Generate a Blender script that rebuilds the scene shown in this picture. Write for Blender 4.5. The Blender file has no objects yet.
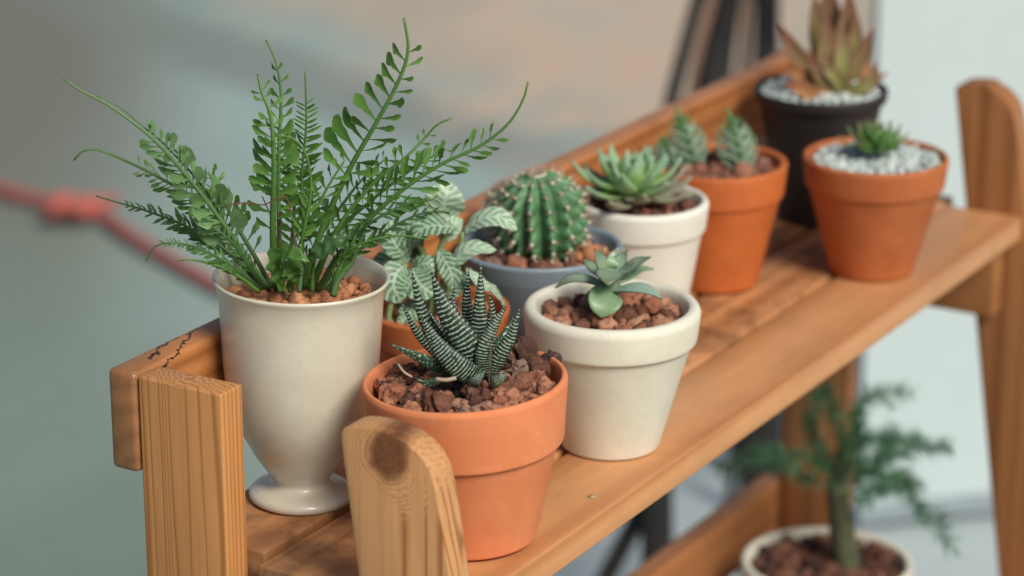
import bpy, math, random
from mathutils import Vector, Matrix, noise
R = math.radians
sc = bpy.context.scene
col = sc.collection

# ------------------------------------------------------------------ camera
CAM_LOC = Vector((0, 0, .56)); PITCH = R(18.5); YAW = R(30.6); FPX = 2785.0
HD = Vector((math.cos(YAW), math.sin(YAW), 0)); RT = Vector((math.sin(YAW), -math.cos(YAW), 0)); Z = Vector((0, 0, 1))
FW = HD*math.cos(PITCH) - Z*math.sin(PITCH); UP = HD*math.sin(PITCH) + Z*math.cos(PITCH)
cd = bpy.data.cameras.new('camera'); cam = bpy.data.objects.new('camera', cd); col.objects.link(cam)
cam.location = CAM_LOC
cam.matrix_world = Matrix.Translation(CAM_LOC) @ Matrix((RT, UP, -FW)).transposed().to_4x4()
cd.sensor_width = 36; cd.lens = FPX/1024*36; cd.clip_start = .05; cd.clip_end = 300
cd.dof.use_dof = True; cd.dof.focus_distance = 1.385; cd.dof.aperture_fstop = 5.8
sc.camera = cam
sc.render.resolution_x = 1024; sc.render.resolution_y = 576
# ------------------------------------------------------------------ sky, sun, exposure
SUN_AZ = Vector((-.42, -.9, 0)).normalized(); SUN_EL = R(42)
w = bpy.data.worlds.new('World'); sc.world = w; w.use_nodes = True
nt = w.node_tree; bg = nt.nodes['Background']
sky = nt.nodes.new('ShaderNodeTexSky'); sky.sky_type = 'NISHITA'; sky.sun_disc = False
sky.sun_elevation = SUN_EL; sky.sun_rotation = math.atan2(SUN_AZ.x, SUN_AZ.y); sky.dust_density = 3.0; sky.air_density = 1.0; sky.ozone_density = 1.0
nt.links.new(sky.outputs[0], bg.inputs[0]); bg.inputs[1].default_value = .066
sl = bpy.data.lights.new('sun', 'SUN'); sl.energy = 3.15; sl.angle = R(22); sl.color = (1, .95, .83)
so = bpy.data.objects.new('sun', sl); col.objects.link(so)
sd = SUN_AZ*math.cos(SUN_EL) + Z*math.sin(SUN_EL); so.rotation_euler = sd.to_track_quat('Z', 'Y').to_euler(); so.location = (0, -2, 4)
sc.view_settings.view_transform = 'Standard'; sc.view_settings.look = 'None'; sc.view_settings.exposure = 0.12; sc.view_settings.gamma = 1

# ------------------------------------------------------------------ helpers
def ray(x, y): return FW + RT*((x-512)/FPX) - UP*((y-288)/FPX)
def at(x, y, base, off=0.0):
    """point on the upright plane through base (+off metres further away)"""
    d = ray(x, y); k = (Vector(base)-CAM_LOC).dot(HD) + off
    return CAM_LOC + d*(k/d.dot(HD))
def onz(x, y, z):
    d = ray(x, y); return CAM_LOC + d*((z-CAM_LOC.z)/d.z)
def tag(o, label=None, cat=None, group=None, kind=None):
    if label: o['label'] = label
    if cat: o['category'] = cat
    if group: o['group'] = group
    if kind: o['kind'] = kind
    return o
def empty(name, loc, label, cat, group=None, rot=None):
    o = bpy.data.objects.new(name, None); col.objects.link(o)
    m = Matrix.Translation(Vector(loc))
    if rot is not None: m = m @ rot
    o.matrix_world = m; o.empty_display_size = .02
    WM[o.name] = m
    return tag(o, label, cat, group)
WM = {}
class MB:
    def __init__(s): s.v = []; s.f = []; s.uv = []; s.t = []
    def add(s, v, f, uv=None, t=0.0):
        b = len(s.v); s.v += [Vector(p) for p in v]
        s.uv += uv if uv else [(0, 0)]*len(v); s.t += [t]*len(v) if not isinstance(t, list) else t
        s.f += [tuple(i+b for i in q) for q in f]
    def build(s, name, mat, parent=None, smooth=True, origin=None, local=False):
        me = bpy.data.meshes.new(name)
        inv = WM[parent.name].inverted() if parent is not None and not local else Matrix()
        if parent is None and origin is not None: inv = Matrix.Translation(-Vector(origin))
        me.from_pydata([inv @ p for p in s.v], [], s.f)
        ul = me.uv_layers.new(name='UVMap'); fl = []
        for lp in me.loops: fl += s.uv[lp.vertex_index]
        ul.data.foreach_set('uv', fl)
        a = me.attributes.new('tone', 'FLOAT', 'POINT'); a.data.foreach_set('value', s.t)
        me.polygons.foreach_set('use_smooth', [smooth]*len(me.polygons)); me.update()
        o = bpy.data.objects.new(name, me); col.objects.link(o); me.materials.append(mat)
        if parent is not None: o.parent = parent
        elif origin is not None: o.location = origin
        return o
def catmull(pts, n):
    pts = [Vector(p) for p in pts]
    if len(pts) == 2: return [pts[0].lerp(pts[1], i/(n-1)) for i in range(n)]
    L = [0]
    for a, b in zip(pts, pts[1:]): L.append(L[-1]+max((b-a).length, 1e-6))
    out = []
    for i in range(n):
        s = L[-1]*i/(n-1); k = 0
        while k < len(pts)-2 and s > L[k+1]: k += 1
        u = (s-L[k])/(L[k+1]-L[k]); p1, p2 = pts[k], pts[k+1]
        p0 = pts[k-1] if k else p1*2-p2; p3 = pts[k+2] if k+2 < len(pts) else p2*2-p1
        out.append(.5*((2*p1)+(p2-p0)*u+(2*p0-5*p1+4*p2-p3)*u*u+(3*p1-p0-3*p2+p3)*u**3))
    return out
def tube(mb, pts, rad, n=8, rows=None, t=0.0, cap=True):
    P = catmull(pts, rows or max(len(pts)*3, 4)); N = len(P); v = []; f = []; uv = []
    nh = Vector((.3, .2, .9))
    for i, p in enumerate(P):
        T = (P[min(i+1, N-1)]-P[max(i-1, 0)]).normalized()
        s_ = T.cross(nh)
        if s_.length < .05: s_ = T.cross(Vector((1, 0, 0)))
        s_.normalize(); q = s_.cross(T); nh = q
        r = rad(i/(N-1)) if callable(rad) else rad
        for k in range(n):
            a = 2*math.pi*k/n; v.append(p+s_*(r*math.cos(a))+q*(r*math.sin(a))); uv.append((k/n, i/(N-1)))
    for i in range(N-1):
        for k in range(n): f.append((i*n+k, i*n+(k+1) % n, (i+1)*n+(k+1) % n, (i+1)*n+k))
    if cap: f.append(tuple(range(n-1, -1, -1))); f.append(tuple(range((N-1)*n, N*n)))
    mb.add(v, f, uv, t); return P
def leaf(mb, pts, W, TH, nrm, rows=14, m=12, chan=0.0, t=0.0, rough=0.0, seed=0):
    """fleshy leaf swept along pts; W(v), TH(v) half width / half thickness; nrm = inner face direction"""
    P = catmull(pts, rows); N = len(P); v = []; f = []; uv = []; nrm = Vector(nrm)
    for i, p in enumerate(P):
        T = (P[min(i+1, N-1)]-P[max(i-1, 0)]).normalized(); s_ = T.cross(nrm).normalized(); q = s_.cross(T).normalized()
        vv = i/(N-1); w_ = W(vv); th = TH(vv)
        for k in range(m):
            a = 2*math.pi*k/m; cx = math.cos(a); cy = math.sin(a)
            off = q*(-th*cy + chan*w_*cx*cx) if True else 0
            pt = p + s_*(w_*cx) + off
            if rough: pt += q*(noise.noise(pt*400+Vector((seed, 0, 0)))*rough)
            v.append(pt); uv.append((cx*.5+.5, vv))
    for i in range(N-1):
        for k in range(m): f.append((i*m+k, (i+1)*m+k, (i+1)*m+(k+1) % m, i*m+(k+1) % m))
    f.append(tuple(range(m))); f.append(tuple(range(N*m-1, (N-1)*m-1, -1)))
    mb.add(v, f, uv, t)
def blade(mb, p, d, nrm, L, W, prof, droop=0.0, fold=0.15, t=0.0, scallop=0.0, skew=0.0):
    """thin leaflet with a lobed rim: direction d, upper side nrm, prof list of (v, half width)"""
    d = Vector(d).normalized(); s_ = d.cross(Vector(nrm)).normalized(); q = s_.cross(d).normalized()
    v = []; uv = []; f = []; n = 11 if scallop else len(prof); ph = (p[0]*977+p[1]*531) % 6.28
    for i in range(n):
        vv = i/(n-1) if scallop else prof[i][0]
        hw = prof[i][1] if not scallop else next((a[1]+(b_[1]-a[1])*((vv-a[0])/(b_[0]-a[0])) for a, b_ in zip(prof, prof[1:]) if a[0] <= vv <= b_[0]+1e-9), .1)
        c = Vector(p)+d*(L*vv)-q*(droop*L*vv*vv)
        for j, u in enumerate((-1, -.5, 0, .5, 1)):
            lob = 1-scallop*(.26*max(0, math.sin(vv*17+ph+(1.6 if u > 0 else 0))) if vv > .3 and abs(u) == 1 else 0)
            w_ = hw*W*lob; v.append(c+s_*(u*w_)+q*(fold*abs(u)*w_)+d*(skew*u*w_*vv)); uv.append((u*.5+.5, vv))
    for i in range(n-1):
        for j in range(4): a = i*5+j; f.append((a, a+1, a+6, a+5))
    mb.add(v, f, uv, t)
def lathe(prof, n=72, smooth_rows=1):
    """prof list of (r,z) -> MB about the z axis"""
    mb = MB(); v = []; f = []; uv = []
    for i, (r, z) in enumerate(prof):
        for k in range(n): a = 2*math.pi*k/n; v.append((r*math.cos(a), r*math.sin(a), z)); uv.append((k/n, i/len(prof)))
    for i in range(len(prof)-1):
        for k in range(n): f.append((i*n+k, i*n+(k+1) % n, (i+1)*n+(k+1) % n, (i+1)*n+k))
    f.append(tuple(range(n-1, -1, -1))); f.append(tuple(range((len(prof)-1)*n, len(prof)*n)))
    mb.add(v, f, uv); return mb
def rnd_prof(pts, rad=.0008, seg=3):
    """round the corners of a profile"""
    out = [pts[0]]
    for a, b, c in zip(pts, pts[1:], pts[2:]):
        A = Vector(a); B = Vector(b); C_ = Vector(c); la = (A-B).length; lc = (C_-B).length; r = min(rad, la*.45, lc*.45)
        if r < 1e-5: out.append(b); continue
        p = B+(A-B).normalized()*r; q = B+(C_-B).normalized()*r
        for i in range(seg+1):
            u = i/seg; x = p.lerp(B, u).lerp(B.lerp(q, u), u); out.append((x.x, x.y))
    out.append(pts[-1]); return out

# ------------------------------------------------------------------ materials
def mat(name):
    m = bpy.data.materials.new(name); m.use_nodes = True; t = m.node_tree; b = t.nodes['Principled BSDF']; return m, t, b
def nd(t, typ, **kw):
    n = t.nodes.new(typ)
    for k, v in kw.items():
        if k.startswith('i_'):
            key = k[2:]; n.inputs[int(key) if key.isdigit() else key.replace('_', ' ')].default_value = v
        else: setattr(n, k, v)
    return n
def lk(t, a, b): t.links.new(a, b)
def ramp(t, fac, stops, interp='LINEAR'):
    r = t.nodes.new('ShaderNodeValToRGB'); e = r.color_ramp; e.interpolation = interp
    while len(e.elements) < len(stops): e.elements.new(.5)
    for el, (p, c) in zip(e.elements, stops): el.position = p; el.color = (*c, 1) if len(c) == 3 else c
    lk(t, fac, r.inputs[0]); return r.outputs[0]
def mth(t, op, a, b=None, c=None, clamp=False):
    n = t.nodes.new('ShaderNodeMath'); n.operation = op; n.use_clamp = clamp
    for i, x in enumerate((a, b, c)):
        if x is None: continue
        if isinstance(x, (int, float)): n.inputs[i].default_value = x
        else: lk(t, x, n.inputs[i])
    return n.outputs[0]
def mixc(t, fac, a, b, mode='MIX'):
    n = t.nodes.new('ShaderNodeMix'); n.data_type = 'RGBA'; n.blend_type = mode; n.clamp_factor = True
    for i, x in ((0, fac), (6, a), (7, b)):
        if isinstance(x, (int, float)): n.inputs[i].default_value = x
        elif isinstance(x, tuple): n.inputs[i].default_value = (*x, 1) if len(x) == 3 else x
        else: lk(t, x, n.inputs[i])
    return n.outputs[2]
def noisen(t, scale, detail=3, rough=.5, vec=None, dist=0.0):
    n = nd(t, 'ShaderNodeTexNoise'); n.inputs['Scale'].default_value = scale; n.inputs['Detail'].default_value = detail
    n.inputs['Roughness'].default_value = rough; n.inputs['Distortion'].default_value = dist
    if vec is not None: lk(t, vec, n.inputs['Vector'])
    return n.outputs[0]
def coord(t, which='Object'): return nd(t, 'ShaderNodeTexCoord').outputs[which]
def bump(t, b, h, strength=.3, dist=.001):
    n = nd(t, 'ShaderNodeBump'); n.inputs['Strength'].default_value = strength; n.inputs['Distance'].default_value = dist
    lk(t, h, n.inputs['Height']); lk(t, n.outputs[0], b.inputs['Normal'])
def smooth(t, x, a, b):
    n = nd(t, 'ShaderNodeMapRange'); n.interpolation_type = 'SMOOTHSTEP'; lk(t, x, n.inputs[0])
    n.inputs[1].default_value = a; n.inputs[2].default_value = b; return n.outputs[0]

def wood(name, light=(.47, .2, .07), mid=(.40, .155, .048), dark=(.22, .07, .018), knot=None, crack=False, ringscale=50, dirty=.0, rough=.5, seed=0, warpamt=.022, blota=.5, sharp=False):
    m, t, b = mat(name); oc = coord(t); sep = nd(t, 'ShaderNodeSeparateXYZ'); lk(t, oc, sep.inputs[0])
    rnd = nd(t, 'ShaderNodeObjectInfo').outputs['Random']
    X, Y, Zc = sep.outputs
    cmb = nd(t, 'ShaderNodeCombineXYZ')
    lk(t, mth(t, 'MULTIPLY_ADD', rnd, 9.0, mth(t, 'MULTIPLY', X, .10)), cmb.inputs[0])
    mpw = nd(t, 'ShaderNodeMapping'); mpw.inputs['Scale'].default_value = (1.2, 55, 55); lk(t, oc, mpw.inputs[0])
    warp = mth(t, 'MULTIPLY_ADD', noisen(t, 1, 2, .6, mpw.outputs[0]), warpamt, -warpamt/2)
    lk(t, mth(t, 'ADD', mth(t, 'ADD', Y, warp), mth(t, 'MULTIPLY_ADD', rnd, .05, -.02+seed*.01)), cmb.inputs[1])
    lk(t, mth(t, 'ADD', Zc, mth(t, 'MULTIPLY_ADD', rnd, -.06, .075)), cmb.inputs[2])
    wv = nd(t, 'ShaderNodeTexWave', wave_type='RINGS', rings_direction='X'); wv.inputs['Scale'].default_value = ringscale
    wv.inputs['Distortion'].default_value = 3.2; wv.inputs['Detail'].default_value = 2.5; wv.inputs['Detail Scale'].default_value = .35
    lk(t, cmb.outputs[0], wv.inputs['Vector'])
    ring = wv.outputs['Fac']
    mp = nd(t, 'ShaderNodeMapping'); mp.inputs['Scale'].default_value = (14, 420, 420); lk(t, oc, mp.inputs[0])
    fib = noisen(t, 1, 4, .6, mp.outputs[0])
    mp2 = nd(t, 'ShaderNodeMapping'); mp2.inputs['Scale'].default_value = (6, 30, 30); lk(t, oc, mp2.inputs[0])
    blot = noisen(t, 1, 3, .55, mp2.outputs[0])
    if knot:
        kx, ky, kr = knot
        dx = mth(t, 'SUBTRACT', X, kx); dy = mth(t, 'SUBTRACT', Y, ky)
        n1 = noisen(t, 70, 4, .65, oc)
        rr = mth(t, 'SQRT', mth(t, 'ADD', mth(t, 'POWER', mth(t, 'MULTIPLY', dx, .85), 2), mth(t, 'POWER', dy, 2)))
        rr = mth(t, 'ADD', rr, mth(t, 'MULTIPLY_ADD', n1, .012, -.006))
        kring = mth(t, 'MULTIPLY_ADD', mth(t, 'SINE', mth(t, 'MULTIPLY', rr, 2600)), .5, .5)
        kf = smooth(t, rr, kr*2.6, kr*1.1)
        ring = mth(t, 'ADD', mth(t, 'MULTIPLY', ring, mth(t, 'SUBTRACT', 1, kf)), mth(t, 'MULTIPLY', mth(t, 'MULTIPLY', kring, .93), kf))
    c = ramp(t, ring, [(0, light), (.6, light), (.84, mid), (1, dark)] if sharp else [(0, light), (.55, mid), (.86, tuple(a*.55+d*.45 for a, d in zip(mid, dark))), (1, dark)])
    c = mixc(t, mth(t, 'MULTIPLY', smooth(t, fib, .35, .8), .35), c, dark)
    c = mixc(t, mth(t, 'MULTIPLY', smooth(t, blot, .40, .72), blota), c, tuple(x*.62 for x in mid))
    h = mth(t, 'ADD', mth(t, 'MULTIPLY', fib, .6), mth(t, 'MULTIPLY', ring, -.12))
    if knot:
        core = smooth(t, rr, kr*1.15, kr*.6)
        kc = ramp(t, noisen(t, 500, 3, .6, oc), [(.35, (.03, .009, .004)), (.65, (.19, .055, .015))])
        c = mixc(t, mth(t, 'MULTIPLY', core, .9), c, mixc(t, kring, kc, (.12, .035, .01)))
    if dirty:
        d = smooth(t, noisen(t, 40, 5, .65, oc), .45, .7)
        c = mixc(t, mth(t, 'MULTIPLY', d, dirty), c, (.08, .035, .015))
        # greyer, rougher sawn end
        e = smooth(t, mth(t, 'ADD', X, mth(t, 'MULTIPLY', noisen(t, 60, 4, .6, oc), .03)), -.325, -.372)
        c = mixc(t, mth(t, 'MULTIPLY', e, .55), c, mixc(t, noisen(t, 700, 3, .7, oc), (.30, .17, .09), (.07, .028, .012)))
    if crack:
        s_ = mth(t, 'ADD', Y, Zc)
        for x0, s0, sl_, a, b_ in ((-.338, .0245, -.42, -.372, -.296), (-.352, .0285, -.30, -.368, -.330)):
            line = mth(t, 'ADD', mth(t, 'MULTIPLY', mth(t, 'SUBTRACT', X, x0), -sl_), s0)
            line = mth(t, 'ADD', line, mth(t, 'MULTIPLY_ADD', noisen(t, 130, 4, .65, oc), .018, -.009))
            dd = mth(t, 'ABSOLUTE', mth(t, 'SUBTRACT', s_, line))
            msk = mth(t, 'MULTIPLY', smooth(t, dd, .0013, .0004), mth(t, 'MULTIPLY', smooth(t, X, a, a+.004), smooth(t, X, b_, b_-.006)))
            c = mixc(t, msk, c, (.015, .006, .003))
    lk(t, c, b.inputs['Base Color']); b.inputs['Roughness'].default_value = rough; b.inputs['Coat Weight'].default_value = .15; b.inputs['Coat Roughness'].default_value = .35
    bump(t, b, h, .45, .0006); return m

def clay(name, base, dark, rough=.8, speck=None, bmp=.25, coat=0.0, scale=40, stain=None, sheen=0.0):
    m, t, b = mat(name); oc = coord(t)
    c = mixc(t, smooth(t, noisen(t, scale, 4, .6, oc), .35, .7), base, dark)
    c = mixc(t, mth(t, 'MULTIPLY', smooth(t, noisen(t, scale*12, 2, .5, oc), .5, .8), .25), c, tuple(x*.75 for x in dark))
    if speck:
        c = mixc(t, smooth(t, noisen(t, 190, 1, .4, oc), .735, .76), c, speck)
    if stain:
        c = mixc(t, mth(t, 'MULTIPLY', smooth(t, noisen(t, 14, 5, .65, oc, .5), .5, .75), .5), c, stain)
    lk(t, c, b.inputs['Base Color']); b.inputs['Roughness'].default_value = rough
    if coat: b.inputs['Coat Weight'].default_value = coat; b.inputs['Coat Roughness'].default_value = .22
    # faint throwing lines and grit
    mp = nd(t, 'ShaderNodeMapping'); mp.inputs['Scale'].default_value = (6, 6, 500); lk(t, oc, mp.inputs[0])
    h = mth(t, 'ADD', mth(t, 'MULTIPLY', noisen(t, 1, 2, .5, mp.outputs[0]), .35), noisen(t, 900, 2, .5, oc))
    bump(t, b, h, bmp, .0004); return m

def stone_mat(name, stops, rough=.9, pit=True):
    m, t, b = mat(name); oc = coord(t); a = nd(t, 'ShaderNodeAttribute', attribute_name='tone').outputs['Fac']
    c = ramp(t, a, stops)
    if pit:
        n = noisen(t, 330, 3, .6, oc)
        c = mixc(t, mth(t, 'MULTIPLY', smooth(t, n, .46, .33), .65), c, (.05, .02, .013))
        c = mixc(t, mth(t, 'MULTIPLY', smooth(t, noisen(t, 160, 3, .6, oc), .55, .8), .35), c, (.42, .26, .17))
        bump(t, b, n, .9, .0012)
    lk(t, c, b.inputs['Base Color']); b.inputs['Roughness'].default_value = rough; return m

def leafmat(name, base, tip=None, edge=None, spot=None, rough=.5, transl=0.0, noise_amt=.35, nscale=120, sss=0.0, edge0=.8, tip0=.6, back=None):
    m, t, b = mat(name); oc = coord(t); uv = coord(t, 'UV'); sep = nd(t, 'ShaderNodeSeparateXYZ'); lk(t, uv, sep.inputs[0]); U, V = sep.outputs[0], sep.outputs[1]
    a = nd(t, 'ShaderNodeAttribute', attribute_name='tone').outputs['Fac']
    c = mixc(t, mth(t, 'MULTIPLY', smooth(t, noisen(t, nscale, 3, .6, oc), .35, .7), noise_amt), base, tuple(x*.45 for x in base))
    c = mixc(t, mth(t, 'MULTIPLY', a, .6), c, tuple(min(1, x*1.9) for x in base))
    au = mth(t, 'ABSOLUTE', mth(t, 'MULTIPLY_ADD', U, 2, -1))
    if tip: c = mixc(t, smooth(t, V, tip0, 1.0), c, tip)
    if edge: c = mixc(t, smooth(t, au, edge0, 1.0), c, edge)
    if spot: c = mixc(t, smooth(t, noisen(t, 900, 1, .5, oc), .58, .68), c, spot)
    lk(t, c, b.inputs['Base Color']); b.inputs['Roughness'].default_value = rough
    if sss: b.inputs['Subsurface Weight'].default_value = sss; b.inputs['Subsurface Radius'].default_value = (.004, .006, .002); b.inputs['Subsurface Scale'].default_value = 1
    bump(t, b, noisen(t, 300, 3, .5, oc), .15, .0006)
    if transl:
        tr = nd(t, 'ShaderNodeBsdfTranslucent'); lk(t, mixc(t, .5, c, (.16, .30, .03)), tr.inputs[0])
        mx = nd(t, 'ShaderNodeMixShader'); mx.inputs[0].default_value = transl; lk(t, b.outputs[0], mx.inputs[1]); lk(t, tr.outputs[0], mx.inputs[2])
        lk(t, mx.outputs[0], t.nodes['Material Output'].inputs[0])
    return m

def plain(name, c, rough=.6, metal=0):
    m, t, b = mat(name); oc = coord(t)
    cc = mixc(t, smooth(t, noisen(t, 30, 3, .6, oc), .3, .7), c, tuple(x*(.97 if c[0] > .46 else .8) for x in c)); lk(t, cc, b.inputs['Base Color'])
    b.inputs['Roughness'].default_value = rough; b.inputs['Metallic'].default_value = metal; return m

M = {}
M['wood'] = wood('wood', light=(.50, .22, .08), mid=(.44, .18, .06), dark=(.30, .11, .032)); M['wood_post'] = wood('wood_post', light=(.56, .26, .092), mid=(.49, .212, .068), dark=(.34, .135, .036), ringscale=85, seed=3, blota=.3, sharp=True, warpamt=.034)
M['wood_rail'] = wood('wood_rail', crack=True, dirty=.25, light=(.52, .215, .075), mid=(.45, .175, .056), dark=(.30, .105, .032), rough=.36, ringscale=24)
M['wood_leg'] = wood('wood_leg', light=(.60, .31, .135), mid=(.52, .25, .098), dark=(.30, .12, .04), knot=(.358, -.006, .0125), sharp=True, ringscale=80, blota=.25)
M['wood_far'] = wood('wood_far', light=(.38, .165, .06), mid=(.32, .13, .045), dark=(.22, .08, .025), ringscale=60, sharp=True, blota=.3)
M['wood_dirty'] = wood('wood_dirty', light=(.58, .28, .12), mid=(.51, .23, .092), dark=(.36, .145, .05), dirty=.65, rough=.6, ringscale=24); M['wood_top'] = wood('wood_top', light=(.64, .325, .15), mid=(.59, .285, .122), dark=(.46, .195, .075), dirty=.08, ringscale=20, blota=.4)
M['terra'] = clay('terracotta_bright', (.70, .235, .10), (.64, .20, .078), .85, speck=(.62, .3, .16), stain=(.66, .30, .17))
M['terra_mid'] = clay('terracotta_deep', (.52, .135, .03), (.44, .105, .022), .6, stain=(.55, .2, .08))
M['terra_far'] = clay('terracotta_brown', (.46, .135, .04), (.38, .10, .028), .7)
M['glaze'] = clay('cream_glaze', (.66, .63, .52), (.60, .565, .455), .36, bmp=.06, coat=.9, scale=25)
M['whitepot'] = clay('white_clay', (.72, .70, .59), (.66, .635, .53), .7, bmp=.15, scale=30, stain=(.62, .56, .43))
M['whitepot2'] = clay('white_clay_cool', (.72, .71, .64), (.67, .66, .59), .65, bmp=.12, scale=30)
M['blue'] = clay('blue_grey_glaze', (.22, .285, .34), (.19, .245, .295), .5, bmp=.1, coat=.2)
M['black'] = clay('black_plastic', (.022, .020, .022), (.016, .015, .016), .55, bmp=.05)
M['soil'] = plain('soil', (.035, .02, .014), .95)
red = [(0, (.07, .03, .02)), (.3, (.28, .10, .055)), (.6, (.36, .145, .08)), (.85, (.43, .22, .14)), (1, (.20, .13, .10))]
M['pumice'] = stone_mat('lava_gravel', red)
M['lava_near'] = stone_mat('lava_gravel_near', [(0, (.035, .02, .016)), (.25, (.13, .05, .03)), (.5, (.30, .11, .06)), (.8, (.42, .20, .12)), (1, (.16, .12, .10))])
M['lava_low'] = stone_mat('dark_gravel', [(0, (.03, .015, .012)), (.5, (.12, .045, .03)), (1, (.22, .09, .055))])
M['pumice_dark'] = stone_mat('dark_lava_gravel', [(0, (.10, .04, .03)), (.4, (.24, .09, .055)), (.75, (.36, .15, .09)), (1, (.18, .13, .11))])
M['clayball'] = stone_mat('clay_gravel', [(0, (.34, .13, .06)), (.5, (.52, .22, .10)), (1, (.60, .32, .17))])
M['whitegravel'] = stone_mat('white_gravel', [(0, (.36, .43, .43)), (1, (.62, .68, .65))], .6, pit=False)

# ------------------------------------------------------------------ the setting: ground far below the shelf
FZ = -.65
def sheet(name, pts, z, m, kind='structure'):
    mb = MB(); mb.add([(p[0], p[1], z) for p in pts], [tuple(range(len(pts)))])
    o = mb.build(name, m, smooth=False); return tag(o, kind=kind)
def ground_mat(name, a, b_, c_, s1=.6, s2=3.0, rough=.45, ax=None):
    m, t, b = mat(name); oc = coord(t)
    mp = nd(t, 'ShaderNodeMapping'); mp.inputs['Scale'].default_value = ax or (1, 1, 1); mp.inputs['Rotation'].default_value = (0, 0, R(-58)); lk(t, oc, mp.inputs[0])
    c = mixc(t, smooth(t, noisen(t, s1, 2, .5, mp.outputs[0], .3), .35, .65), a, b_)
    c = mixc(t, mth(t, 'MULTIPLY', smooth(t, noisen(t, s2, 3, .55, mp.outputs[0]), .38, .66), .85), c, c_)
    c = mixc(t, mth(t, 'MULTIPLY', noisen(t, 60, 3, .6, oc), .3), c, tuple(x*.7 for x in a))
    lk(t, c, b.inputs['Base Color']); b.inputs['Roughness'].default_value = rough; bump(t, b, noisen(t, 40, 3, .6, oc), .1, .004); return m
def fp(x, y): p = onz(x, y, FZ); return (p.x, p.y)
def floor_material():
    m, t, b = mat('yard_floor'); oc = coord(t); sep = nd(t, 'ShaderNodeSeparateXYZ'); lk(t, oc, sep.inputs[0]); X, Y = sep.outputs[0], sep.outputs[1]
    mp = nd(t, 'ShaderNodeMapping'); mp.inputs['Rotation'].default_value = (0, 0, R(-58)); mp.inputs['Scale'].default_value = (1, 2.2, 1); lk(t, oc, mp.inputs[0])
    big = noisen(t, .7, 3, .55, mp.outputs[0], .4); med = noisen(t, 2.4, 4, .6, mp.outputs[0]); fine = noisen(t, 45, 4, .65, oc)
    wob = mth(t, 'MULTIPLY_ADD', med, .7, -.35)
    def line(a, b_, soft):     # 1 on the far side of the line a-b
        a = fp(*a); b_ = fp(*b_); n = Vector((b_[1]-a[1], -(b_[0]-a[0]), 0)).normalized()
        if n.x*8+n.y*3-(n.x*a[0]+n.y*a[1]) < 0: n = -n
        d = mth(t, 'ADD', mth(t, 'ADD', mth(t, 'MULTIPLY', X, n.x), mth(t, 'MULTIPLY', Y, n.y)), -(n.x*a[0]+n.y*a[1]))
        return smooth(t, mth(t, 'ADD', d, wob), -soft, soft)
    def blob(c, e1, e2, soft):
        c = Vector(fp(*c)); a = Vector(fp(*e1))-c; q = Vector(fp(*e2))-c; det = a.x*q.y-a.y*q.x
        dx = mth(t, 'SUBTRACT', X, c.x); dy = mth(t, 'SUBTRACT', Y, c.y)
        u = mth(t, 'ADD', mth(t, 'MULTIPLY', dx, q.y/det), mth(t, 'MULTIPLY', dy, -q.x/det)); v = mth(t, 'ADD', mth(t, 'MULTIPLY', dx, -a.y/det), mth(t, 'MULTIPLY', dy, a.x/det))
        rr = mth(t, 'SQRT', mth(t, 'ADD', mth(t, 'MULTIPLY', u, u), mth(t, 'MULTIPLY', v, v)))
        return smooth(t, mth(t, 'ADD', rr, mth(t, 'MULTIPLY', wob, .35)), 1+soft, 1-soft)
    c = mixc(t, smooth(t, big, .3, .7), (.19, .25, .205), (.25, .32, .275))
    c = mixc(t, blob((430, 230), (830, 330), (335, 10), .42), c, mixc(t, med, (.33, .445, .42), (.42, .535, .52)))  # sky reflection on the middle floor, put into the colour as a bluish zone
    c = mixc(t, mth(t, 'MULTIPLY', blob((-40, 40), (150, 60), (-40, 230), .5), .9), c, (.19, .18, .14))
    c = mixc(t, mth(t, 'MULTIPLY', blob((300, 78), (640, 190), (288, 106), .5), .75), c, (.22, .245, .22))
    sand = mixc(t, smooth(t, med, .35, .68), (.56, .51, .42), (.70, .50, .36)); sand = mixc(t, smooth(t, big, .5, .7), sand, (.52, .45, .36))
    c = mixc(t, line((275, 8), (590, 140), .20), c, sand)
    c = mixc(t, mth(t, 'MULTIPLY', blob((800, 470), (1200, 600), (700, 900), .3), 1.0), c, (.44, .51, .54))  # floor in the light at lower right, its brightness painted into the colour
    c = mixc(t, mth(t, 'MULTIPLY', fine, .35), c, (.12, .13, .11), 'MIX')
    lk(t, c, b.inputs['Base Color']); b.inputs['Roughness'].default_value = .5; bump(t, b, fine, .15, .004); return m
sheet('floor', [(-60, -60), (80, -60), (80, 80), (-60, 80)], FZ, floor_material())

# white partition standing right behind the stand's far end
M['panel'] = plain('painted_panel', (.50, .59, .61), .55)
P0 = onz(857, 530, FZ); P1 = P0 + Vector((.69, -.725, 0)).normalized()*2.6
def boxmb(mb, x0, x1, y0, y1, z0, z1, bev=0.0):
    v = [(x, y, z) for x in (x0, x1) for y in (y0, y1) for z in (z0, z1)]
    mb.add(v, [(0, 1, 3, 2), (4, 6, 7, 5), (0, 4, 5, 1), (2, 3, 7, 6), (0, 2, 6, 4), (1, 5, 7, 3)])
def bevel(o, wd, seg=3):
    import bmesh
    bm = bmesh.new(); bm.from_mesh(o.data); bmesh.ops.recalc_face_normals(bm, faces=bm.faces)
    bmesh.ops.bevel(bm, geom=bm.edges[:], offset=wd, segments=seg, profile=.5, affect='EDGES', clamp_overlap=True)
    bm.to_mesh(o.data); bm.free(); o.data.polygons.foreach_set('use_smooth', [True]*len(o.data.polygons))
    try: o.data.set_sharp_from_angle(angle=R(35))
    except Exception: pass
root = empty('partition_wall', P0, 'pale blue-white painted partition wall behind the right end of the stand', 'wall')
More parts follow.
